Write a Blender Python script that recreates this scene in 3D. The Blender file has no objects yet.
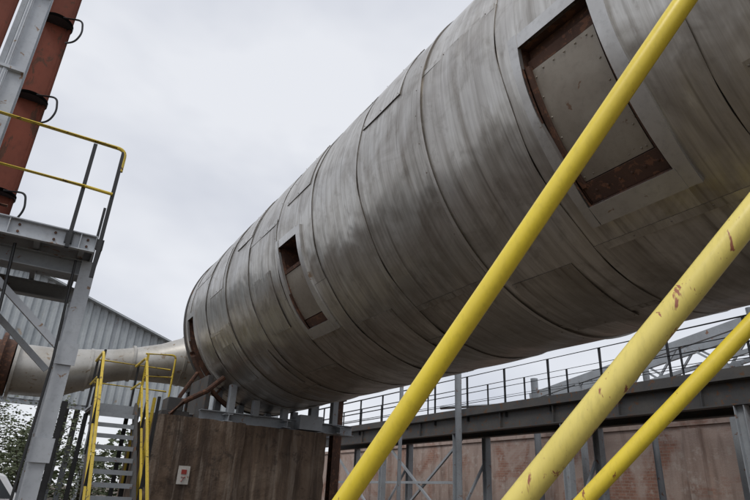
import bpy, bmesh, math, random
from mathutils import Vector, Matrix
random.seed(7)
H=1.6
S=bpy.context.scene
COL=S.collection
# ---------------------------------------------------------------- helpers
def empty(name):
    e=bpy.data.objects.new(name,None); COL.objects.link(e); e.empty_display_size=.2; return e
def finish(bm,name,mat,parent=None,smooth=False,bevel=0):
    me=bpy.data.meshes.new(name); bm.normal_update(); bm.to_mesh(me); bm.free()
    o=bpy.data.objects.new(name,me); COL.objects.link(o)
    if mat: me.materials.append(mat)
    if smooth:
        for p in me.polygons: p.use_smooth=True
        try: me.set_sharp_from_angle(angle=math.radians(35))
        except Exception: pass
    if bevel:
        m=o.modifiers.new("bev",'BEVEL'); m.width=bevel; m.segments=2; m.limit_method='ANGLE'
    if parent: o.parent=parent
    return o
def box(bm,x0,x1,y0,y1,z0,z1):
    vs=[bm.verts.new((x,y,z)) for x in (x0,x1) for y in (y0,y1) for z in (z0,z1)]
    for f in ((0,1,3,2),(4,6,7,5),(0,4,5,1),(2,3,7,6),(0,2,6,4),(1,5,7,3)):
        bm.faces.new([vs[i] for i in f])
def frame(d):
    d=d.normalized(); up=Vector((0,0,1)) if abs(d.z)<.9 else Vector((0,1,0))
    a=d.cross(up).normalized(); b=a.cross(d).normalized(); return a,b
def beam(bm,p0,p1,w,h):
    p0=Vector(p0);p1=Vector(p1);a,b=frame(p1-p0)
    vs=[]
    for p in (p0,p1):
        for s,t in ((-1,-1),(1,-1),(1,1),(-1,1)):
            vs.append(bm.verts.new(p+a*s*w/2+b*t*h/2))
    for f in ((3,2,1,0),(4,5,6,7),(0,1,5,4),(1,2,6,5),(2,3,7,6),(3,0,4,7)): bm.faces.new([vs[i] for i in f])
def ibeam(bm,p0,p1,w,h,t=.014):
    p0=Vector(p0);p1=Vector(p1);a,b=frame(p1-p0)
    prof=[(-w/2,-h/2),(w/2,-h/2),(w/2,-h/2+t),(t/2,-h/2+t),(t/2,h/2-t),(w/2,h/2-t),(w/2,h/2),(-w/2,h/2),(-w/2,h/2-t),(-t/2,h/2-t),(-t/2,-h/2+t),(-w/2,-h/2+t)]
    r=[[bm.verts.new(p+a*x+b*y) for x,y in prof] for p in (p0,p1)]
    n=len(prof)
    for i in range(n): bm.faces.new((r[0][i],r[0][(i+1)%n],r[1][(i+1)%n],r[1][i]))
    bm.faces.new(r[1]); bm.faces.new(list(reversed(r[0])))
def tube(bm,pts,r,n=12,cap=True):
    pts=[Vector(p) for p in pts]; rs=r if isinstance(r,(list,tuple)) else [r]*len(pts)
    rings=[];a=None
    for i,p in enumerate(pts):
        if i==0:d=pts[1]-p
        elif i==len(pts)-1:d=p-pts[i-1]
        else:d=(pts[i+1]-p).normalized()+(p-pts[i-1]).normalized()
        d.normalize()
        if a is None: a,b=frame(d)
        else:
            a=(a-d*a.dot(d)).normalized(); b=d.cross(a).normalized()
        rings.append([bm.verts.new(p+(a*math.cos(2*math.pi*k/n)+b*math.sin(2*math.pi*k/n))*rs[i]) for k in range(n)])
    for i in range(len(rings)-1):
        for k in range(n): bm.faces.new((rings[i][k],rings[i][(k+1)%n],rings[i+1][(k+1)%n],rings[i+1][k]))
    if cap:
        bm.faces.new(rings[-1]); bm.faces.new(list(reversed(rings[0])))
def round_path(pts,rad,n=6):
    pts=[Vector(p) for p in pts]; out=[pts[0]]
    for i in range(1,len(pts)-1):
        p=pts[i]; u=(pts[i-1]-p).normalized(); v=(pts[i+1]-p).normalized()
        a=p+u*rad; b=p+v*rad
        for k in range(n+1):
            t=k/n; out.append(a*(1-t)**2+p*2*t*(1-t)+b*t*t)
    out.append(pts[-1]); return out
# ---------------------------------------------------------------- materials
class M:
    def __init__(s,name):
        s.m=bpy.data.materials.new(name); s.m.use_nodes=True; s.nt=s.m.node_tree; s.N=s.nt.nodes; s.L=s.nt.links
        s.b=s.N["Principled BSDF"]; s.tc=s.N.new("ShaderNodeTexCoord")
    def map(s,scale,src="Object"):
        n=s.N.new("ShaderNodeMapping"); n.inputs["Scale"].default_value=scale
        s.L.new(s.tc.outputs[src],n.inputs["Vector"]); return n.outputs[0]
    def noise(s,vec,scale,detail=5,rough=.6,dist=0):
        n=s.N.new("ShaderNodeTexNoise"); n.inputs["Scale"].default_value=scale; n.inputs["Detail"].default_value=min(detail,4)
        n.inputs["Roughness"].default_value=rough; n.inputs["Distortion"].default_value=dist
        s.L.new(vec,n.inputs["Vector"]); return n.outputs["Fac"]
    def ramp(s,fac,stops):
        n=s.N.new("ShaderNodeValToRGB"); e=n.color_ramp.elements
        while len(e)<len(stops): e.new(.5)
        for i,(p,c) in enumerate(stops):
            e[i].position=p; e[i].color=(c,c,c,1) if isinstance(c,(int,float)) else (*c,1)
        s.L.new(fac,n.inputs[0]); return n.outputs[0]
    def mix(s,fac,a,b,mode='MIX'):
        n=s.N.new("ShaderNodeMix"); n.data_type='RGBA'; n.blend_type=mode
        for k,v in ((0,fac),(6,a),(7,b)):
            if isinstance(v,(int,float)): n.inputs[k].default_value=v if k==0 else (v,v,v,1)
            elif isinstance(v,tuple): n.inputs[k].default_value=(*v,1)
            else: s.L.new(v,n.inputs[k])
        return n.outputs[2]
    def math(s,op,a,b):
        n=s.N.new("ShaderNodeMath"); n.operation=op
        for k,v in ((0,a),(1,b)):
            if isinstance(v,(int,float)): n.inputs[k].default_value=v
            else: s.L.new(v,n.inputs[k])
        return n.outputs[0]
    def bump(s,h,strength,dist=.02,prev=None):
        n=s.N.new("ShaderNodeBump"); n.inputs["Strength"].default_value=strength; n.inputs["Distance"].default_value=dist
        s.L.new(h,n.inputs["Height"])
        if prev: s.L.new(prev,n.inputs["Normal"])
        return n.outputs[0]
    def set(s,color=None,rough=None,metal=None,normal=None,spec=None):
        for k,v in (("Base Color",color),("Roughness",rough),("Metallic",metal),("Normal",normal),("Specular IOR Level",spec)):
            if v is None: continue
            if isinstance(v,(int,float)): s.b.inputs[k].default_value=v
            elif isinstance(v,tuple): s.b.inputs[k].default_value=(*v,1)
            else: s.L.new(v,s.b.inputs[k])
        return s.m

def steel_sheet():
    m=M("weathered_stainless"); uv=m.map((1,1,1),"UV")
    at=m.N.new("ShaderNodeAttribute"); at.attribute_name="rnd"
    rnd=at.outputs["Fac"]
    st=m.noise(m.map((22,.7,1),"UV"),1.0,5,.65,.15)
    st2=m.noise(m.map((5,.35,1),"UV"),1.3,4,.55,.4)
    bl=m.noise(uv,1.5,5,.65,.8)
    mot=m.noise(m.map((2.2,1.4,1),"UV"),2.4,4,.7,.5)
    fine=m.noise(m.map((90,5,1),"UV"),1.0,3,.6)
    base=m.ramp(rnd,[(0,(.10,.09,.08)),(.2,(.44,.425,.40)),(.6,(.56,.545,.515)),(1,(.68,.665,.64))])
    c=m.mix(1.0,base,m.ramp(st,[(.25,(.64,.62,.59)),(.5,(.93,.92,.90)),(.75,(1.12,1.12,1.11))]),'MULTIPLY')
    c=m.mix(m.ramp(st2,[(.46,0),(.69,.5)]),c,(.24,.21,.175))
    c=m.mix(m.ramp(bl,[(.48,0),(.68,.5)]),c,(.25,.22,.185))
    c=m.mix(m.ramp(mot,[(.54,0),(.70,.35)]),c,(.16,.135,.11))
    run=m.noise(m.map((15,.4,1),"UV"),1.0,3,.5,.1)
    c=m.mix(m.ramp(run,[(.59,0),(.70,.5)]),c,(.12,.10,.078))
    c=m.mix(m.ramp(m.noise(m.map((9,1.2,1),"UV"),1.1,5,.7),[(.62,0),(.71,.4)]),c,(.78,.77,.75))
    r=m.math('ADD',m.math('MULTIPLY',mot,.30),m.math('MULTIPLY',fine,.10)); r=m.math('ADD',r,.12)
    r=m.math('ADD',r,m.math('MULTIPLY',rnd,.05))
    n=m.bump(m.noise(m.map((1.5,1.0,1),"UV"),1.8,2,.4,.2),.85,.05)
    n=m.bump(st,.12,.006,n)
    return m.set(c,r,.85,n)
def paint(name,col,col2,rough=.5,chips=None,chipcol=(.12,.045,.02),scale=6,lo=.6,stretch=(1,1,1),dirt=.35,spec=.5):
    m=M(name); v=m.map(stretch)
    a=m.noise(v,scale*.5,5,.6,.3); c=m.mix(m.ramp(a,[(.35,0),(.7,1)]),col,col2)
    d=m.noise(v,scale*5,5,.7); c=m.mix(m.math('MULTIPLY',m.ramp(d,[(.5,0),(.8,1)]),dirt),c,tuple(x*.35 for x in col))
    nrm=m.bump(d,.15,.004)
    rg=m.math('ADD',m.math('MULTIPLY',a,.2),rough-.1)
    if chips:
        k=m.noise(v,scale*chips,5,.68,.5); mask=m.ramp(k,[(lo,0),(lo+.035,1)])
        var=m.noise(v,scale*10,3); rc=m.mix(var,chipcol,tuple(min(1,x*2.0) for x in chipcol))
        c=m.mix(mask,c,rc); nrm=m.bump(mask,-.4,.003,nrm)
    return m.set(c,rg,0,nrm,spec)
def metal(mat,v): mat.node_tree.nodes["Principled BSDF"].inputs["Metallic"].default_value=v; return mat
MAT={}
MAT['sheet']=steel_sheet()
MAT['yellow']=paint("yellow_paint",(.90,.70,.06),(.82,.63,.07),.35,1.6,(.20,.07,.03),5,.67,(1.3,1.3,.6),.25)
MAT['yellow_chip']=paint("chipped_yellow_paint",(.88,.73,.20),(.78,.64,.16),.36,2.0,(.24,.09,.05),5,.60,(1.8,1.8,.45),.3)
MAT['rail_y']=paint("rail_yellow_paint",(.72,.52,.05),(.58,.43,.06),.45,2.2,(.10,.05,.02),6,.60)
MAT['black']=paint("black_paint",(.018,.019,.02),(.03,.03,.032),.5)
MAT['grey']=paint("grey_painted_steel",(.34,.365,.39),(.27,.285,.30),.5,1.8,(.15,.08,.05),4,.63)
MAT['lgrey']=paint("light_grey_steel",(.50,.53,.56),(.41,.43,.46),.5,1.8,(.18,.12,.08),4,.63)
MAT['dark']=paint("dark_steel",(.06,.06,.062),(.09,.083,.075),.6,1.5,(.08,.04,.02),4,.58)
MAT['red']=paint("red_oxide_pipe",(.22,.058,.032),(.15,.045,.028),.65,1.5,(.07,.03,.018),3,.57,(1,1,.5),.4,.25)
MAT['rust']=paint("rusty_steel",(.095,.045,.028),(.055,.03,.021),.85,2,(.10,.045,.025),6,.54)
MAT['door']=metal(paint("weathered_door_plate",(.34,.305,.255),(.25,.215,.175),.5,1.6,(.12,.075,.05),4,.64),.4)
MAT['screw']=metal(paint("screw_heads",(.22,.20,.17),(.16,.13,.10),.5),.6)
MAT['duct']=metal(paint("aluminium_duct_cladding",(.50,.485,.45),(.36,.335,.29),.40,1.3,(.19,.15,.11),3,.60),.5)
MAT['frame']=metal(paint("door_frame_strip",(.60,.595,.58),(.46,.445,.425),.36,1.5,(.20,.15,.11),4,.65),.75)
def concrete():
    m=M("stained_concrete"); v=m.map((1,1,1))
    a=m.noise(v,1.3,5,.65,.5); st=m.noise(m.map((4,4,.3)),1.2,5,.65,.5); fi=m.noise(v,30,5,.7)
    c=m.ramp(a,[(.3,(.11,.074,.05)),(.5,(.17,.118,.082)),(.72,(.26,.20,.15))])
    c=m.mix(m.ramp(st,[(.42,0),(.62,.8)]),c,(.055,.037,.027))
    c=m.mix(m.ramp(m.noise(m.map((7,7,.4)),.7,5,.7,.4),[(.54,0),(.64,.55)]),c,(.31,.255,.205))
    c=m.mix(m.ramp(m.noise(v,3.5,5,.75,.3),[(.56,0),(.64,.6)]),c,(.045,.033,.026))
    c=m.mix(m.ramp(fi,[(.55,0),(.8,.4)]),c,(.05,.04,.03))
    w=m.N.new("ShaderNodeTexWave"); w.bands_direction='X'; w.inputs["Scale"].default_value=.7; w.inputs["Distortion"].default_value=1.6; w.inputs["Detail Scale"].default_value=.4
    m.L.new(v,w.inputs["Vector"])
    n=m.bump(m.ramp(w.outputs["Fac"],[(.0,0),(.05,1)]),.35,.015); n=m.bump(fi,.6,.02,n); n=m.bump(a,.6,.08,n)
    return m.set(c,.9,0,n)
MAT['conc']=concrete()
def brick():
    m=M("weathered_brick_wall")
    sx=m.N.new("ShaderNodeSeparateXYZ"); m.L.new(m.tc.outputs["Object"],sx.inputs[0])
    cb=m.N.new("ShaderNodeCombineXYZ"); m.L.new(sx.outputs[1],cb.inputs[0]); m.L.new(sx.outputs[2],cb.inputs[1])
    b=m.N.new("ShaderNodeTexBrick"); m.L.new(cb.outputs[0],b.inputs["Vector"])
    b.inputs["Scale"].default_value=1; b.inputs["Brick Width"].default_value=.24; b.inputs["Row Height"].default_value=.085; b.inputs["Mortar Size"].default_value=.006
    b.inputs["Color1"].default_value=(.38,.205,.15,1); b.inputs["Color2"].default_value=(.29,.15,.11,1); b.inputs["Mortar"].default_value=(.36,.31,.27,1)
    v=m.map((1,1,1)); a=m.noise(v,.55,5,.65,.6)
    c=m.mix(m.ramp(a,[(.40,0),(.50,.9)]),b.outputs["Color"],(.45,.355,.31))
    c=m.mix(m.ramp(m.noise(m.map((2.5,2.5,.35)),1,5),[(.50,0),(.68,.7)]),c,(.19,.13,.105))
    c=m.mix(m.ramp(m.noise(v,4,5,.7),[(.54,0),(.66,.55)]),c,(.52,.46,.42))
    n=m.bump(b.outputs["Fac"],-.4,.01); n=m.bump(m.noise(v,20,5),.4,.02,n)
    return m.set(c,.9,0,n)
MAT['brick']=brick()
MAT['corr']=paint("corrugated_sheet",(.44,.47,.485),(.34,.37,.385),.5,1.0,(.22,.19,.16),1.2,.66)
def dirt():
    m=M("dirt_ground"); v=m.map((1,1,1)); a=m.noise(v,.5,5,.7,.3); b=m.noise(v,9,5,.7)
    c=m.ramp(a,[(.3,(.08,.062,.046)),(.6,(.125,.10,.075)),(.8,(.17,.14,.11))])
    c=m.mix(m.ramp(b,[(.4,0),(.75,.6)]),c,(.05,.04,.032))
    return m.set(c,.95,0,m.bump(b,.8,.05))
MAT['dirt']=dirt()
def leafm():
    m=M("leaves"); at=m.N.new("ShaderNodeAttribute"); at.attribute_name="rnd"
    c=m.ramp(at.outputs["Fac"],[(0,(.04,.055,.022)),(.6,(.09,.11,.05)),(1,(.16,.165,.09))]); return m.set(c,.6,0)
MAT['leaf']=leafm()
MAT['bark']=paint("bark",(.08,.06,.045),(.05,.04,.03),.9)
MAT['white']=paint("white_enamel",(.62,.60,.56),(.5,.47,.42),.4,1.5,(.2,.12,.08),6,.6)
MAT['signred']=paint("red_sign_print",(.35,.04,.03),(.3,.04,.03),.4)
MAT['carpaint']=paint("white_car_paint",(.78,.79,.80),(.74,.75,.77),.25,dirt=.05)
MAT['glass']=paint("dark_glass",(.02,.025,.03),(.02,.025,.03),.15,dirt=0)
MAT['rubber']=paint("rubber",(.02,.02,.02),(.025,.025,.025),.8)
# ---------------------------------------------------------------- DRUM
CX,CZ,R=4.611,3.620,2.0
def cp(y,t,r=R):
    t=math.radians(t); return Vector((CX+r*math.cos(t),y,CZ+r*math.sin(t)))
def sub(rects,hole):
    hy0,hy1,ht0,ht1=hole; out=[]
    for (y0,y1,t0,t1) in rects:
        if hy1<=y0 or hy0>=y1 or ht1<=t0 or ht0>=t1: out.append((y0,y1,t0,t1)); continue
        if y0<hy0: out.append((y0,hy0,t0,t1))
        if y1>hy1: out.append((hy1,y1,t0,t1))
        a,b=max(y0,hy0),min(y1,hy1)
        if t0<ht0: out.append((a,b,t0,ht0))
        if t1>ht1: out.append((a,b,ht1,t1))
    return out
def patch(bm,y0,y1,t0,t1,r,th=.004,rnd=.5,warp=0,r1=None,curl=0,skew=0):
    uvl=bm.loops.layers.uv.verify(); cl=bm.verts.layers.float.get("rnd") or bm.verts.layers.float.new("rnd")
    if r1 is None:r1=r
    ny=max(1,int((y1-y0)/.12)+1); nt=max(1,int((t1-t0)/2.5)+1)
    ph=random.uniform(0,6); uo=random.uniform(0,40); vo=random.uniform(0,40)
    g=[]
    for i in range(ny+1):
        row=[]
        for j in range(nt+1):
            t=t0+(t1-t0)*j/nt
            y=y0+(y1-y0)*i/ny+skew*(j/nt-.5)
            w=warp*math.sin(math.pi*i/ny)*math.sin(t*.21+ph)+warp*.8*math.sin(t*.09+y*3+ph)*math.sin(math.pi*i/ny)
            e=0
            if curl and i==0: 
                q=math.sin(t*.33+ph)*math.sin(t*.12+ph*2); e=curl*max(0,q)
                y+=.012*math.sin(t*.2+ph)
            v=bm.verts.new(cp(y,t,r+(r1-r)*i/ny+w+e)); v[cl]=rnd; row.append((v,y,t))
        g.append(row)
    def face(q,sm=True):
        f=bm.faces.new([a[0] for a in q])
        for l,a in zip(f.loops,q): l[uvl].uv=(a[1]+uo,math.radians(a[2])*R+vo)
        f.smooth=sm
    for i in range(ny):
        for j in range(nt): face((g[i][j],g[i][j+1],g[i+1][j+1],g[i+1][j]))
    if th:
        per=[(i,0) for i in range(ny)]+[(ny,j) for j in range(nt)]+[(i,nt) for i in range(ny,0,-1)]+[(0,j) for j in range(nt,0,-1)]
        top=[];bot=[]
        for (i,j) in per:
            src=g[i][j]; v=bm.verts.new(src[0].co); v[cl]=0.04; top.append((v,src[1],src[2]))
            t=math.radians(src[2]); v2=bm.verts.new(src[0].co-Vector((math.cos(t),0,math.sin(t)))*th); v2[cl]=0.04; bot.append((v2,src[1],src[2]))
        n=len(per)
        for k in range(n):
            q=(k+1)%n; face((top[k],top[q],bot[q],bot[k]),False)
doors=[(1.83,2.49,190,229),(6.70,7.32,190,226),(11.95,12.42,188,226)]
drum=empty("rotary_drum")
Y0,Y1=-6.5,12.75
def screw(bm,y,t,r=R,s=.008):
    c=cp(y,t,r); n=(cp(y,t,r+1)-c); a,b=frame(n)
    ring=[bm.verts.new(c+(a*math.cos(k*math.pi/3)+b*math.sin(k*math.pi/3))*s) for k in range(6)]
    top=[bm.verts.new(c+(a*math.cos(k*math.pi/3)+b*math.sin(k*math.pi/3))*s*.6+n*.005) for k in range(6)]
    for k in range(6): bm.faces.new((ring[k],ring[(k+1)%6],top[(k+1)%6],top[k]))
    bm.faces.new(top)
sheets=bmesh.new(); sc=bmesh.new()
seams=[Y0,-5.9,-4.7,-3.5,-2.3,-1.1,.15,1.35,2.72,3.82,5.05,6.26,7.48,8.68,9.9,11.1,12.3,Y1]
laps={8:[100,171,262],9:[118,236,300],10:[90,152,250],11:[132,212,290],12:[110,176,246],13:[95,160,255],14:[125,206,280],15:[105,168,240],16:[120,250]}
step={}
for k in range(len(seams)-1):
    y0,y1=seams[k],seams[k+1]
    sp=random.choice([.007,.010,.014])
    ls=laps.get(k,[random.uniform(90,120),random.uniform(150,215),random.uniform(235,270)])
    ls=sorted(ls); full=ls+[ls[0]+360]
    for t0,t1 in zip(full[:-1],full[1:]):
        rects=[(y0-.006,y1-.002,t0+.06,t1-.06)]
        rv=random.uniform(.25,1); o2=random.uniform(.0,.003)
        def rad(y): return R+sp+o2-sp*(y-y0)/(y1-y0)
        for d in doors:
            rects=sub(rects,d); rects=sub(rects,(d[0],d[1],d[2]+360,d[3]+360))
        for (a,b,c,d_) in rects:
            if b-a<.01 or d_-c<.3: continue
            fl=(b-a)>1
            patch(sheets,a,b,c,d_,rad(a),.012,rv,.007 if fl else 0,r1=rad(b),curl=.007 if abs(a-(y0-.006))<.001 and d_-c>20 else 0)
        if 60<t0<320 and not any(d[2]-6<t0<d[3]+6 and d[0]-.2<y1 and d[1]+.2>y0 for d in doors):
            patch(sheets,y0+.01,y1-.01,t0-1.0,t0+.9,R+sp+.006,.006,rv,0,r1=R+.007)
            for q in range(int((y1-y0)/.3)): screw(sc,y0+.12+q*.3,t0,R+sp+.005-(sp-.002)*(q*.3)/1.2,.007)
    if k%3==0:
        for t in range(130,290,9):
            if any(d[0]-.1<y0+.04<d[1]+.1 and d[2]-5<t<d[3]+5 for d in doors): continue
            if random.random()<.8: screw(sc,y0+.04,t+random.uniform(-.5,.5),R+sp+.001,.007)
for (a,b,c,d_,rv) in [(4.2,5.0,146,170,.95),(8.72,9.5,146,170,.85),(7.75,8.45,196,222,.45),(10.0,10.8,162,186,.9),(.4,1.2,218,250,.6),(5.4,6.2,232,260,.8),(.25,.9,176,200,.95),(6.4,7.2,150,172,.35),(10.1,10.7,215,238,.3),(8.9,9.6,226,250,.7),(3.0,3.7,240,266,.5)]:
    patch(sheets,a,b,c,d_,R+.021,.012,rv,.002,skew=random.uniform(-.04,.04),r1=R+.013)
    for (yy,tt) in [(a+.04,c+1),(b-.04,c+1),(a+.04,d_-1),(b-.04,d_-1),((a+b)/2,c+1),((a+b)/2,d_-1),(a+.04,(c+d_)/2),(b-.04,(c+d_)/2)]:
        screw(sc,yy,tt,R+.019,.008)
for y in (3.79,9.87,-1.13):
    patch(sheets,y-.022,y+.022,60,300,R+.020,.018,random.uniform(.5,1),0)
finish(sheets,"cladding_sheets",MAT['sheet'],drum)
finish(sc,"cladding_screws",MAT['screw'],drum)
sh=bmesh.new(); rects=[(Y0,Y1,30,390)]
for d in doors: rects=sub(rects,d)
for r_ in rects: patch(sh,r_[0],r_[1],r_[2],r_[3],R-.02,0,.1)
for y,s in ((Y0,1),(Y1,-1)):
    c=sh.verts.new(cp(y,0,0)); ring=[sh.verts.new(cp(y,t*5,R-.002)) for t in range(72)]
    for i in range(72): sh.faces.new((c,ring[i],ring[(i+1)%72]))
patch(sh,Y0+.1,Y1-.1,0,360,R-.35,0,.1)
finish(sh,"inner_shell",MAT['dark'],drum)
for di,(a,b,c,d_) in enumerate(doors):
    fr=bmesh.new()
    wy=.12; wt=4.6; o_=.036
    patch(fr,a-wy,a,c-2.6,d_+wt,R+o_,.04,.6,.003,curl=.008,skew=-.02)
    patch(fr,b,b+wy*.7,c-3.4,d_+wt,R+o_,.04,.6,.002,curl=.008,skew=.015)
    patch(fr,a-.02,b+.01,d_,d_+wt,R+o_+.004,.04,.6,.003)
    patch(fr,a+.003,b-.003,c-3.2,c,R+o_-.004,.04,.6)
    finish(fr,"door_frame_%d"%di,MAT['frame'],drum)
    jm=bmesh.new()
    for (p,q) in (((a,c),(a,d_)),((b,c),(b,d_)),((a,c),(b,c)),((a,d_),(b,d_))):
        n=14
        for i in range(n):
            y_0=p[0]+(q[0]-p[0])*i/n; y_1=p[0]+(q[0]-p[0])*(i+1)/n; t_0=p[1]+(q[1]-p[1])*i/n; t_1=p[1]+(q[1]-p[1])*(i+1)/n
            jm.faces.new([jm.verts.new(x) for x in (cp(y_0,t_0,R+.03),cp(y_1,t_1,R+.03),cp(y_1,t_1,R-.34),cp(y_0,t_0,R-.34))])
    finish(jm,"door_jamb_%d"%di,MAT['rust'],drum)
    if di==0:
        pl=bmesh.new(); ts=c+6; te=d_-5
        patch(pl,a+.05,b-.03,ts,te,R-.035,.012,.4,.005)
        for t in range(int(ts)+2,int(te),5):
            screw(pl,a+.085,t,R-.034,.009); screw(pl,b-.06,t,R-.034,.009)
        for q in range(5):
            screw(pl,a+.12+q*.1,ts+1,R-.034,.009); screw(pl,a+.12+q*.1,te-1,R-.034,.009)
        finish(pl,"door_plate_%d"%di,MAT['door'],drum)
        rb=bmesh.new()
        patch(rb,a+.01,b-.01,te+.2,d_-.1,R-.015,.06,.4)
        patch(rb,a+.01,b-.01,c+.2,c+2.8,R-.09,.05,.4); patch(rb,a+.01,b-.01,c+3.2,ts-.3,R-.05,.03,.4)
        patch(rb,b-.045,b-.008,c+5,d_-4,R-.005,.05,.4); patch(rb,a+.008,a+.035,c+5,d_-4,R-.02,.05,.4)
        for q in range(6): screw(rb,a+.06+q*.1,d_-2.5,R-.013,.012)
        finish(rb,"rusty_door_bars_%d"%di,MAT['rust'],drum)
    elif di==1:
        pl=bmesh.new(); patch(pl,a+.03,b-.02,c+12,d_-4,R-.01,.02,.45,.004)
        for t in range(c+14,d_-4,4): screw(pl,a+.06,t,R-.006,.009); screw(pl,b-.05,t,R-.006,.009)
        finish(pl,"door_plate_1",MAT['door'],drum)
        rb=bmesh.new(); patch(rb,a+.01,b-.01,d_-3.6,d_-.1,R-.01,.06,.4); patch(rb,a+.01,b-.01,c+10.4,c+11.8,R+.0,.05,.4); patch(rb,b-.018,b-.003,c+5,d_-4,R-.0,.04,.4)
        finish(rb,"rusty_door_bars_1",MAT['rust'],drum)
    else:
        pl=bmesh.new(); patch(pl,a+.3,b+.02,c+6,d_-8,R-.12,.012,.4); finish(pl,"door_plate_2",MAT['dark'],drum)
er=bmesh.new(); patch(er,Y1-.02,Y1+.08,0,360,R+.02,.2,.2); finish(er,"end_ring",MAT['dark'],drum)
# ---------------------------------------------------------------- exhaust duct
duct=empty("exhaust_duct")
bm=bmesh.new()
def lathe(bm,prof,n=40):
    rings=[]
    for (c,d,r) in prof:
        d=Vector(d).normalized(); a,b=frame(d); rings.append([bm.verts.new(Vector(c)+(a*math.cos(2*math.pi*k/n)+b*math.sin(2*math.pi*k/n))*r) for k in range(n)])
    for i in range(len(rings)-1):
        for k in range(n): bm.faces.new((rings[i][k],rings[i][(k+1)%n],rings[i+1][(k+1)%n],rings[i+1][k]))
dx=(-1,0,0)
lathe(bm,[((3.7,15,3.05),dx,.75),((3.15,15,2.98),dx,.60),((2.6,15,2.84),dx,.47),((2.05,15,2.74),dx,.39),((1.6,15,2.62),dx,.39),((1.1,15,2.45),dx,.47),((.65,15,2.32),dx,.54),((.4,15,2.28),dx,.55),((-.35,15,2.26),dx,.55)])
finish(bm,"tapered_duct",MAT['duct'],duct,True)
bm=bmesh.new()
for x,z,r in ((-.36,2.26,.66),(.42,2.29,.575),(2.0,2.735,.43),(3.15,2.98,.63),(1.1,2.45,.49)):
    lathe(bm,[((x+.03,15,z),dx,r-.1),((x+.03,15,z),dx,r),((x-.03,15,z),dx,r),((x-.03,15,z),dx,r-.1)])
finish(bm,"duct_flanges",MAT['duct'],duct,True)
bm=bmesh.new()
lathe(bm,[((-.42,15,2.26),dx,.6),((-.6,15,2.26),dx,.62),((-.62,15,2.26),dx,.75),((-.7,15,2.26),dx,.75),((-.72,15,2.26),dx,.58),((-5,15,2.26),dx,.58)])
finish(bm,"rusty_duct_run",MAT['rust'],duct,True)
bm=bmesh.new(); lathe(bm,[(cp(Y1+.05,0,0),(0,1,0),1.85),(cp(Y1+.4,0,0),(0,1,0),1.6),(cp(14.2,0,0),(0,1,0),1.35),(cp(15.9,0,0),(0,1,0),1.3),(cp(15.95,0,0),(0,1,0),.01)])
finish(bm,"discharge_hood",MAT['duct'],duct,True)
bm=bmesh.new()
for x in (-1.3,-3.5,3.6): 
    for y in (14.6,15.4): beam(bm,(x,y,-1.6),(x,y,1.75 if x<3 else 2.4),.12,.12)
    beam(bm,(x,14.5,1.68 if x<3 else 2.35),(x,15.5,1.68 if x<3 else 2.35),.14,.14)
finish(bm,"duct_supports",MAT['dark'],duct)
# ---------------------------------------------------------------- piers
def pier(name,x0,x1,y0,y1,z1):
    bm=bmesh.new(); box(bm,x0,x1,y0,y1,-1.6,z1)
    bmesh.ops.subdivide_edges(bm,edges=bm.edges[:],cuts=16,use_grid_fill=True)
    for v in bm.verts:
        j=.014; v.co+=Vector((random.uniform(-j,j),random.uniform(-j,j),random.uniform(-j,j)*(1 if v.co.z>-1.5 else 0)))
    return finish(bm,name,MAT['conc'],None,True)
P=empty("concrete_pier")
a=pier("pier_block",2.08,3.72,11.0,13.6,1.21); a.parent=P
a=pier("pier_block",3.73,5.46,11.06,13.6,1.19); a.parent=P
sg=empty("safety_sign")
bm=bmesh.new(); box(bm,2.60,2.80,10.955,10.97,.08,.38); finish(bm,"placard",MAT['white'],sg)
bm=bmesh.new(); box(bm,2.655,2.745,10.945,10.952,.245,.32)
beam(bm,(2.67,10.949,.12),(2.73,10.949,.21),.025,.004); beam(bm,(2.66,10.948,.2),(2.74,10.948,.19),.02,.004); finish(bm,"sign_print",MAT['signred'],sg)
P2=empty("concrete_pier"); a=pier("pier_block",2.3,6.9,-6,-3.6,1.15); a.parent=P2
sd=empty("drum_support_saddle")
bm=bmesh.new()
for y in (11.35,12.3):
    ibeam(bm,(2.9,y,1.31),(6.2,y,1.31),.2,.2)
    for t in (236,252,270,288,304):
        p=cp(y,t,R+.02)
        beam(bm,(p.x,y,1.38),(p.x,y,max(1.45,p.z)),.12,.16)
for x in (3.4,4.6,5.8): ibeam(bm,(x,11.1,1.29),(x,13.3,1.29),.16,.14)
box(bm,4.85,5.35,11.05,11.5,1.22,1.5)
finish(bm,"saddle_steel",MAT['grey'],sd)
bm=bmesh.new()
pts=[cp(12.1,t,R+.12+.10*(t-205)/40) for t in range(208,246,3)]
tube(bm,pts,.05,8)
for k,p in enumerate(pts[::3]): beam(bm,p,cp(12.1,208+9*k,R+.02),.04,.04)
tube(bm,[(2.35,11.3,1.25),(2.55,11.25,1.5),(2.95,11.25,1.75),(3.25,11.3,2.05)],.05,8)
tube(bm,[(2.5,11.9,1.25),(2.62,11.9,1.7),(2.9,12,2.2)],.04,8)
finish(bm,"rusty_hoop",MAT['rust'],sd,True)
bm=bmesh.new(); box(bm,2.2,2.7,11.3,12.2,1.225,1.33); box(bm,2.3,2.6,11.4,11.9,1.34,1.58); box(bm,3.0,3.1,11.5,12.8,1.2,2.1)
finish(bm,"bearing_block",MAT['dark'],sd,bevel=.01)
c=empty("steel_column"); bm=bmesh.new(); ibeam(bm,(6.1,11.9,-1.6),(6.1,11.9,2.0),.2,.2); box(bm,5.95,6.25,11.75,12.05,2.002,2.04)
finish(bm,"column",MAT['rust'],c)
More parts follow.
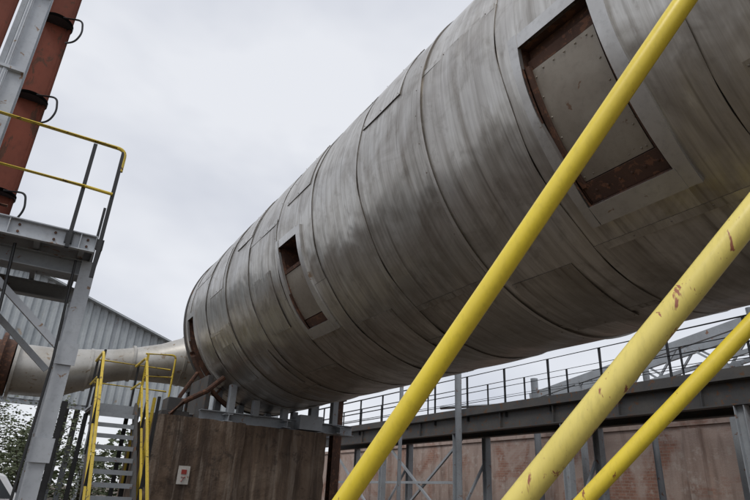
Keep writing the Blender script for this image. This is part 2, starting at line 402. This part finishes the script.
# ---------------------------------------------------------------- walkway
wk=empty("elevated_walkway")
FX=12.0; FZ=2.66
ya,yb=-4,26
bm=bmesh.new(); ibeam(bm,(FX,ya,FZ-.38),(FX,yb,FZ-.38),.22,.5,.03); ibeam(bm,(FX+1.2,ya,FZ-.38),(FX+1.2,yb,FZ-.38),.22,.5,.03)
for y in range(-4,26,2): beam(bm,(FX+.1,y+.5,FZ-.3),(FX+1.1,y+.5,FZ-.3),.1,.15); box(bm,FX-.10,FX-.01,y+.9,y+.92,FZ-.6,FZ-.16)
finish(bm,"main_beams",MAT['dark'],wk)
bm=bmesh.new(); box(bm,FX-.14,FX+1.34,ya,yb,FZ-.12,FZ-.05); box(bm,FX-.16,FX-.145,ya,yb,FZ-.14,FZ+.08)
finish(bm,"deck_plate",MAT['dark'],wk)
bm=bmesh.new()
pys=[-2.7,-1,.7,2.4,4.1,5.8,7.5,9.3,11.0,12.7,14.4,16.1,17.8,19.5,21.2,22.9,24.6]
for y in pys:
    tube(bm,[(FX-.05,y,FZ-.3),(FX-.05,y,FZ+1.08)],.036,8)
tube(bm,[(FX-.05,ya,FZ+1.08),(FX-.05,yb,FZ+1.08)],.034,8); tube(bm,[(FX-.05,ya,FZ+.56),(FX-.05,yb,FZ+.56)],.029,8); tube(bm,[(FX-.05,ya,FZ+.3),(FX-.05,yb,FZ+.3)],.02,6)
for y in pys:
    tube(bm,[(FX+1.25,y+.5,FZ-.3),(FX+1.25,y+.5,FZ+1.08)],.03,8)
tube(bm,[(FX+1.25,ya,FZ+1.08),(FX+1.25,yb,FZ+1.08)],.028,8); tube(bm,[(FX+1.25,ya,FZ+.56),(FX+1.25,yb,FZ+.56)],.024,8)
finish(bm,"handrails",MAT['black'],wk,True)
bm=bmesh.new()
for y in (1.5,6.2,10.6,15.0,19.4,23.5):
    ibeam(bm,(FX,y,-1.6),(FX,y,FZ-.64),.2,.2); ibeam(bm,(FX+1.2,y,-1.6),(FX+1.2,y,FZ-.64),.2,.2)
    beam(bm,(FX+.02,y+.12,-.6),(FX+1.18,y+.12,1.2),.07,.07)
for y in (15.0,19.4):
    beam(bm,(FX+.12,y,-1),(FX+.12,y+4.3,1.9),.07,.07); beam(bm,(FX+.2,y+4.3,-1),(FX+.2,y,1.9),.07,.07)
    beam(bm,(FX+.12,y,.6),(FX+.12,y+4.3,.6),.08,.08)
finish(bm,"support_columns",MAT['grey'],wk)
pw=empty("service_pipework"); bm=bmesh.new()
tube(bm,[(11.5,14.3,-1.6),(11.5,14.3,4.1)],.11,14)
tube(bm,[(14.4,5,2.6),(14.4,19,3.5)],.07,12); tube(bm,[(14,9.5,-1),(14,9.5,4.3)],.1,12); tube(bm,[(14.2,13.7,-1),(14.2,13.7,3.9)],.12,12)
tube(bm,[(14.2,6.7,-1),(14.2,6.7,4.6)],.09,12)
tube(bm,[(11.3,17.2,-1.6),(11.3,17.2,3.9)],.07,12)
finish(bm,"pipes",MAT['grey'],pw,True)
cv=empty("inclined_conveyor_frame"); bm=bmesh.new()
for xx in (14.3,15.0):
    beam(bm,(xx,4,4.75),(xx,14,3.35),.1,.22); beam(bm,(xx,4,4.05),(xx,14,2.65),.08,.1)
    for i in range(7):
        y=4+i*1.55; z=4.75-.14*(y-4); beam(bm,(xx,y,z),(xx,y+.7,z-.8),.05,.05); beam(bm,(xx,y+.7,z-.8),(xx,y+1.5,z-.2),.05,.05)
for y in (7.6,12): 
    for xx in (14.3,15.0): beam(bm,(xx,y,-1.6),(xx,y,3.6),.14,.14)
finish(bm,"truss",MAT['grey'],cv)
w=empty("brick_retaining_wall"); bm=bmesh.new(); box(bm,15.3,15.8,-8,34,-1.6,2.2); finish(bm,"wall_body",MAT['brick'],w)
bm=bmesh.new(); box(bm,15.24,15.86,-8,34,2.203,2.33)
for y in range(-6,34,5): box(bm,15.1,15.297,y,y+.45,-1.6,2.1)
finish(bm,"coping_and_piers",MAT['brick'],w)
# ---------------------------------------------------------------- yellow raker pipes
def ext(p0,p1,z0,z1):
    p0=Vector(p0);p1=Vector(p1);d=(p1-p0)/(p1.z-p0.z); return p0+d*(z0-p0.z),p0+d*(z1-p0.z)
for i,(p0,p1,zt,mat) in enumerate([((1.352,2.496,-.008),(2.115,.981,2.138),3.0,'yellow'),((1.560,1.605,.023),(2.002,.876,.969),2.6,'yellow_chip'),((2.998,2.506,.086),(3.562,1.696,1.053),1.45,'yellow')]):
    yp=empty("yellow_brace_pipe"); bm=bmesh.new(); a,b=ext(p0,p1,-1.55,zt)
    n=24; tube(bm,[a.lerp(b,k/n)+Vector((random.uniform(-1,1),random.uniform(-1,1),0))*.0012 for k in range(n+1)],.0475,28)
    finish(bm,"pipe",MAT[mat],yp,True)
    bm=bmesh.new(); box(bm,a.x-.12,a.x+.12,a.y-.12,a.y+.12,-1.598,-1.575); finish(bm,"base_plate",MAT['rust'],yp)
    bm=bmesh.new(); tube(bm,[b+Vector((-.15,0,0)),b+Vector((.15,0,0))],.055,16); finish(bm,"end_sleeve",MAT['yellow'],yp,True)
# ---------------------------------------------------------------- left platform
pf=empty("access_platform")
PZ=2.6; PY=6.84; PX=.26
bm=bmesh.new()
box(bm,-3.5,PX,PY+.02,8.6,PZ-.04,PZ-.005)
finish(bm,"deck_plate",MAT['grey'],pf)
bm=bmesh.new()
def channel(bm,x0,x1,y,z0,z1,fl=.07,t=.012):
    box(bm,x0,x1,y,y+t,z0,z1); a,b=(y-fl,y-.0005)
    box(bm,x0,x1,a,b,z1-t,z1); box(bm,x0,x1,a,b,z0,z0+t)
channel(bm,-3.5,PX,PY,PZ-.2,PZ,.05)
box(bm,PX+.001,PX+.012,PY-.05,8.6,PZ-.2,PZ)
for x in (-3,-2.2,-1.4,-.6,.1): 
    box(bm,x,x+.01,PY-.045,PY-.0008,PZ-.186,PZ-.014)
finish(bm,"edge_channel",MAT['lgrey'],pf)
bm=bmesh.new()
for x in (-1.3,-.9,-.5,-.15,.18):
    for z in (PZ-.06,PZ-.14): tube(bm,[(x,PY-.02,z),(x,PY-.001,z)],.014,6)
finish(bm,"bolts",MAT['rust'],pf)
bm=bmesh.new()
ibeam(bm,(-3.5,7.2,PZ-.3),(PX-.02,7.2,PZ-.3),.14,.19); ibeam(bm,(-3.5,8.4,PZ-.3),(PX-.02,8.4,PZ-.3),.14,.19)
for x in (-3,-2.3,-1.6,-.9,-.3,.15): beam(bm,(x,PY+.03,PZ-.12),(x,8.58,PZ-.12),.06,.14)
finish(bm,"floor_beams",MAT['grey'],pf)
bm=bmesh.new()
ibeam(bm,(.275,7.2,-1.6),(.265,7.2,PZ-.21),.16,.16); ibeam(bm,(-3.0,7.2,-1.6),(-3.0,7.2,PZ-.4),.16,.16)
beam(bm,(-.8,7.15,PZ-.42),(.2,7.15,1.35),.07,.07)
ibeam(bm,(.26,8.4,-1.6),(.26,8.4,PZ-.4),.14,.14)
beam(bm,(-.9,8.4,PZ-.42),(.15,8.4,1.3),.07,.07); beam(bm,(.22,7.25,1.2),(.22,8.35,2.1),.06,.06)
for z in (.3,1.3): box(bm,.17,.38,7.09,7.1,z-.12,z+.12)
finish(bm,"support_steel",MAT['lgrey'],pf)
bm=bmesh.new()
for x,zb in ((.305,PZ-.5),(-.01,PZ-.22)):
    beam(bm,(x,PY-.07,zb),(x,PY-.07,PZ+1.12),.042,.042)
    beam(bm,(x,PY-.02,PZ-.1),(x,PY-.068,PZ-.1),.08,.12)
beam(bm,(.33,8.5,PZ-.3),(.33,8.5,PZ+1.1),.035,.035)
tube(bm,[(.33,PY+.1,PZ-.1),(.36,8.5,PZ-.35)],.02,8)
tube(bm,[(.12,7.05,PZ-.25),(.16,7.05,1.2),(.10,7.06,-1.5)],.014,6); tube(bm,[(-.5,7.0,PZ-.22),(-.45,7.0,1.6),(-.2,7.5,.2),(-.2,7.6,-1.5)],.016,6)
finish(bm,"rail_posts",MAT['black'],pf) 
bm=bmesh.new()
zt=PZ+1.16
tube(bm,round_path([(-3.5,PY-.07,zt),(.325,PY-.07,zt),(.325,PY-.07,zt-.3)],.1),.023,10)
tube(bm,[(-3.5,PY-.1,PZ+.54),(-.0,PY-.1,PZ+.54),(.3,PY-.1,PZ+.53)],.019,10)
finish(bm,"yellow_rails",MAT['rail_y'],pf,True)
bm=bmesh.new(); tube(bm,[(-.86,7.5,PZ),(-.86,7.5,PZ+.3)],.05,10); tube(bm,[(-.86,7.35,PZ+.22),(-.86,7.65,PZ+.22)],.08,12); tube(bm,[(-.95,7.45,PZ+.36),(-.72,7.45,PZ+.36)],.02,8)
tube(bm,[(-.6,7.4,PZ),(-.6,7.4,PZ+.12)],.07,10)
finish(bm,"valve",MAT['rust'],pf,True)
PXX=-.94
rp=empty("red_process_pipe"); bm=bmesh.new(); tube(bm,[(PXX,8.2,-1.6),(PXX,8.2,14)],.2,28); finish(bm,"pipe",MAT['red'],rp,True)
bm=bmesh.new()
for z in (3.35,4.85,6.25,8.5): tube(bm,[(PXX,8.2,z),(PXX,8.2,z+.05)],.215,28)
for z in (3.35,4.85,6.25): 
    tube(bm,round_path([(PXX+.07,8.0,z+.02),(PXX+.32,7.9,z+.02),(PXX+.36,7.9,z-.2),(PXX+.3,7.95,z-.36),(PXX+.19,8.02,z-.38)],.08),.014,8)
finish(bm,"pipe_clamps",MAT['black'],rp,True)
rp=empty("red_process_pipe"); bm=bmesh.new(); tube(bm,[(-1.62,8.1,-1.6),(-1.62,8.1,14)],.16,28); finish(bm,"pipe",MAT['red'],rp,True)
tw=empty("steel_tower_frame"); bm=bmesh.new()
ibeam(bm,(-1.02,7.0,-1.6),(-1.02,7.0,14),.16,.2,.016); beam(bm,(-1.22,7.3,-1.6),(-1.22,7.3,14),.12,.12)
ibeam(bm,(-3.2,7.0,-1.6),(-3.2,7.0,14),.2,.2)
beam(bm,(-3.1,7.0,4),(-1.12,7.0,6),.08,.08)
tube(bm,[(-1.13,6.86,-1.6),(-1.13,6.86,14)],.025,8)
for z in (3.2,4.4,5.6): box(bm,-1.2,-.94,6.84,6.9,z,z+.04)
finish(bm,"legs",MAT['lgrey'],tw)
# ---------------------------------------------------------------- stairs
stt=empty("access_stairs")
xa,xb=1.16,1.92; yb_,zb_=9.4,-1.6; yt,zt_=12.5,1.45
bm=bmesh.new()
for x in (xa,xb):
    beam(bm,(x,yb_,zb_),(x,yt,zt_),.05,.2)
box(bm,xa,2.02,yt,yt+1.3,zt_-.1,zt_-.06)
finish(bm,"stringers",MAT['dark'],stt)
bm=bmesh.new(); n=15
for i in range(1,n):
    t=i/n; y=yb_+(yt-yb_)*t; z=zb_+(zt_-zb_)*t
    box(bm,xa+.03,xb-.03,y-.12,y+.12,z-.02,z+.015); box(bm,xa+.03,xb-.03,y-.125,y-.121,z-.06,z+.015)
box(bm,xa-.02,2.03,yt-.02,yt+1.32,zt_-.055,zt_-.01); box(bm,xa-.02,2.03,yt-.03,yt-.021,zt_-.17,zt_)
finish(bm,"treads",MAT['grey'],stt)
bm=bmesh.new()
d=Vector((0,yt-yb_,zt_-zb_))
for x in (xa-.03,xb+.03):
    for t in (.05,.35,.68,.98):
        p=Vector((x,yb_,zb_))+d*t; tube(bm,[p,p+Vector((0,0,1.0))],.024,8)
for x,y in ((xa,yt+1.2),(2.0,yt+1.2),(xa,yt+.1)):
    tube(bm,[(x,y,zt_),(x,y,zt_+1.05)],.024,8)
for (x,y) in ((2.0,yt+.1),(xa+.02,yt+1.22),(1.98,yt+1.22)): tube(bm,[(x,y,-1.6),(x,y,zt_-.1)],.045,8)
tube(bm,[(.62,11.5,-1.6),(.62,11.5,1.3)],.05,8); tube(bm,[(xb+.16,11.0,-1.6),(xb+.14,11.0,1.5)],.03,8)
finish(bm,"rail_posts",MAT['black'],stt,True)
bm=bmesh.new()
for x in (xa-.03,xb+.03):
    for h,r in ((1.0,.026),(.5,.021)):
        p=Vector((x,yb_,zb_+h)); tube(bm,round_path([p,p+d,p+d+Vector((0,1.2,0))],.2),r,10)
for z in (1.04,.55): tube(bm,[(xa,yt+1.25,zt_+z),(2.7,yt+1.25,zt_+z)],.02,8)
tube(bm,[(xb+.03,yt-.1,zt_-1.4),(xb+.03,yt-.1,zt_+1.05)],.024,8)
tube(bm,[(xb+.1,11.2,-1.6),(xb+.1,11.2,1.5)],.03,8)
tube(bm,round_path([(1.9,12.4,2.5),(2.5,12.4,2.56),(2.5,12.4,1.22)],.1),.02,8); tube(bm,[(1.95,12.4,2.05),(2.5,12.4,2.1)],.018,8)
finish(bm,"yellow_handrails",MAT['rail_y'],stt,True)
# ---------------------------------------------------------------- shed
sh=empty("corrugated_shed"); bm=bmesh.new()
GY=30; rx,rz=-2.5,9.6
def gz(x): return rz-.35*abs(x-rx)
x=-16; k=0; prev=None
while x<12:
    yy=GY+(0 if k%4 in(0,1) else .08)
    a_=bm.verts.new((x,yy,3.3)); b_=bm.verts.new((x,yy,gz(x)))
    if prev: bm.faces.new((prev[0],a_,b_,prev[1]))
    prev=(a_,b_); x+=.06 if k%2 else .12; k+=1
finish(bm,"gable_cladding",MAT['corr'],sh)
bm=bmesh.new()
for xs in (-16.4,12.4):
    a_=Vector((rx,GY-.3,rz+.06));b_=Vector((xs,GY-.3,gz(xs)+.06))
    for dz in (0,-.1):
        bm.faces.new([bm.verts.new(v+Vector((0,0,dz))) for v in (a_,b_,b_+Vector((0,22,0)),a_+Vector((0,22,0)))])
    beam(bm,a_-Vector((0,.02,.06)),b_-Vector((0,.02,.06)),.04,.06)
finish(bm,"roof",MAT['corr'],sh)
bm=bmesh.new()
for x in (-15.8,-9,-3,3,11.7):
    for y in (30.2,41,51): ibeam(bm,(x,y,-1.6),(x,y,gz(x)-.1),.3,.3)
beam(bm,(-16,30.2,3.25),(12,30.2,3.25),.2,.3)
finish(bm,"steel_frame",MAT['grey'],sh)
# ---------------------------------------------------------------- vegetation
def tree(name,x,y,h,w,n):
    t=empty(name); bm=bmesh.new(); base=Vector((x,y,-1.6))
    cl=[]
    tube(bm,[base,base+Vector((.05,0,h*.3)),base+Vector((.0,.05,h*.6)),base+Vector((.1,0,h*.85))],[.1*h/4,.075*h/4,.05*h/4,.015],8)
    for i in range(15):
        s=base+Vector((0,0,h*random.uniform(.2,.65))); an=random.uniform(0,6.28)
        e=s+Vector((math.cos(an)*w*random.uniform(.4,.95),math.sin(an)*w*random.uniform(.4,.95),h*random.uniform(.1,.4)))
        m_=s.lerp(e,.5)+Vector((0,0,.05*h)); tube(bm,[s,m_,e],[.035*h/4,.022*h/4,.008],6); cl+= [e,m_,e.lerp(m_,.5)+Vector((random.uniform(-.2,.2),random.uniform(-.2,.2),.1))]
    cl.append(base+Vector((.1,0,h*.88)))
    finish(bm,"trunk_and_limbs",MAT['bark'],t,True)
    bm=bmesh.new(); L=bm.verts.layers.float.new("rnd")
    for i in range(n):
        c=random.choice(cl); rr=w*.26
        p=c+Vector((random.gauss(0,rr*.6),random.gauss(0,rr*.6),random.gauss(0,rr*.5)))
        s=random.uniform(.03,.065)*(h/4)**.5; u=Vector((random.uniform(-1,1),random.uniform(-1,1),random.uniform(-1,1))).normalized(); a,b=frame(u)
        rv=min(1,max(0,random.gauss(.5,.2)+(p.z-c.z)*.6))
        vs=[bm.verts.new(p+q) for q in (-a*s,b*s*.5,a*s*1.2,-b*s*.5)]
        for v in vs: v[L]=rv
        bm.faces.new(vs)
    finish(bm,"foliage",MAT['leaf'],t)
tree("tree",.5,21,3.8,1.4,3800); tree("tree",-1.6,24,4.4,1.7,3600); tree("tree",2.3,23,3.0,1.3,2500)
bm=bmesh.new(); L=bm.verts.layers.float.new("rnd")
for i in range(12000):
    x=random.uniform(-60,70); y=75+random.uniform(-3,3); hh=4+2.2*math.sin(x*.21)+1.5*math.sin(x*.57+1)+.8*math.sin(x*1.3)
    z=-1.6+random.random()**.8*max(1.5,hh); s=random.uniform(.2,.5); u=Vector((random.uniform(-1,1),random.uniform(-1,1),random.uniform(-1,1))).normalized(); a,b=frame(u)
    vs=[bm.verts.new(Vector((x,y,z))+q) for q in (-a*s,b*s*.6,a*s,-b*s*.6)]
    for v in vs: v[L]=random.random()*.7
    bm.faces.new(vs)
finish(bm,"distant_treeline",MAT['leaf'])
# ---------------------------------------------------------------- car (estate / SUV)
def car(cx,cy,rot):
    c=empty("parked_car"); bm=bmesh.new(); x=y=0; g=0
    prof=[(-2.1,.35),(-2.2,.75),(-2.15,1.05),(-1.95,1.15),(-1.6,1.72),(-1.2,1.82),(.7,1.84),(1.15,1.72),(1.55,1.2),(2.05,1.08),(2.2,.9),(2.2,.5),(2.1,.35)]
    rings=[]
    for s,wd in ((-1,.9),(1,.9)):
        rings.append([bm.verts.new((x+s*(wd-(.15 if pz>1.25 else 0)),y+py,g+pz)) for py,pz in prof])
    n=len(prof)
    for i in range(n): bm.faces.new((rings[0][i],rings[0][(i+1)%n],rings[1][(i+1)%n],rings[1][i]))
    bm.faces.new(rings[0]); bm.faces.new(list(reversed(rings[1]))); bmesh.ops.recalc_face_normals(bm,faces=bm.faces)
    finish(bm,"body",MAT['carpaint'],c,bevel=.05)
    bm=bmesh.new()
    for s in (-1,1):
        for (p,q,r_,t_) in ((-1.75,-1.5,-.75,-.75),(-.68,-.68,.2,.2),(.27,.27,1.0,1.4)):
            bm.faces.new([bm.verts.new(v) for v in ((s*.915,p,1.2),(s*.785,q,1.68),(s*.785,r_,1.68),(s*.915,t_,1.2))])
    for (p,q) in ((-1.98,-1.66),(1.585,1.19)):
        e_=.03 if p<0 else -.03
        bm.faces.new([bm.verts.new(v) for v in ((-.72,p-e_,1.2),(.72,p-e_,1.2),(.64,q-e_,1.66),(-.64,q-e_,1.66))])
    finish(bm,"windows",MAT['glass'],c)
    bm=bmesh.new()
    for s in (-.82,.82):
        for wy in (-1.35,1.35): tube(bm,[(s-.11,wy,.36),(s+.11,wy,.36)],.36,20)
    for p in (-2.22,2.2): box(bm,-.85,.85,p-.03,p+.05,.4,.6)
    finish(bm,"wheels_and_bumpers",MAT['rubber'],c)
    c.location=(cx,cy,-1.6); c.rotation_euler=(0,0,rot)
car(-1.15,18.2,math.radians(-84))
bm=bmesh.new()
bm.faces.new([bm.verts.new(v) for v in ((-600,-600,-1.6),(600,-600,-1.6),(600,600,-1.6),(-600,600,-1.6))])
finish(bm,"ground",MAT['dirt'])
for o in list(S.objects):
    if o.parent is None: o.location.z+=H
# ---------------------------------------------------------------- world / sun
W=bpy.data.worlds.new("World"); S.world=W; W.use_nodes=True; nt=W.node_tree; N=nt.nodes; L=nt.links
bg=N["Background"]; out=N["World Output"]
sky=N.new("ShaderNodeTexSky"); sky.sky_type='NISHITA'; sky.sun_disc=False
L.new(sky.outputs[0],bg.inputs[0]); bg.inputs[1].default_value=.08
tc=N.new("ShaderNodeTexCoord"); mp=N.new("ShaderNodeMapping"); mp.inputs["Scale"].default_value=(1,1,1.9); mp.inputs["Location"].default_value=(.4,.2,.1); L.new(tc.outputs["Generated"],mp.inputs[0])
no=N.new("ShaderNodeTexNoise"); no.inputs["Scale"].default_value=2.6; no.inputs["Detail"].default_value=4; no.inputs["Roughness"].default_value=.5; no.inputs["Distortion"].default_value=.15; L.new(mp.outputs[0],no.inputs["Vector"])
rp_=N.new("ShaderNodeValToRGB"); e=rp_.color_ramp.elements; e[0].position=.34; e[0].color=(.66,.69,.77,1); e[1].position=.64; e[1].color=(.88,.90,.95,1); L.new(no.outputs["Fac"],rp_.inputs[0])
bg2=N.new("ShaderNodeBackground"); L.new(rp_.outputs[0],bg2.inputs[0]); bg2.inputs[1].default_value=1.0
mx=N.new("ShaderNodeMixShader"); mx.inputs[0].default_value=.9; L.new(bg.outputs[0],mx.inputs[1]); L.new(bg2.outputs[0],mx.inputs[2]); L.new(mx.outputs[0],out.inputs[0])
sl=bpy.data.lights.new("sun","SUN"); sl.energy=1.4; sl.angle=math.radians(20); sl.color=(1,.97,.93)
so=bpy.data.objects.new("sun",sl); COL.objects.link(so)
dv=Vector((-.52,-.32,.79)).normalized(); so.rotation_euler=dv.to_track_quat('Z','Y').to_euler()
sky.sun_elevation=math.asin(dv.z); sky.sun_rotation=math.atan2(dv.x,dv.y)
# ---------------------------------------------------------------- camera
cam=bpy.data.cameras.new("camera"); co=bpy.data.objects.new("camera",cam); COL.objects.link(co)
cam.sensor_width=36; cam.lens=27.6; cam.clip_end=2000; cam.clip_start=.05
r=Vector((.854664,-.516957,.048018)); u=Vector((-.243774,-.317915,.916245)); fw=Vector((.458393,.794787,.397731))
co.matrix_world=Matrix(((r.x,u.x,-fw.x,0),(r.y,u.y,-fw.y,0),(r.z,u.z,-fw.z,H),(0,0,0,1)))
S.camera=co
S.view_settings.view_transform='Standard'; S.view_settings.look='None'; S.view_settings.exposure=0
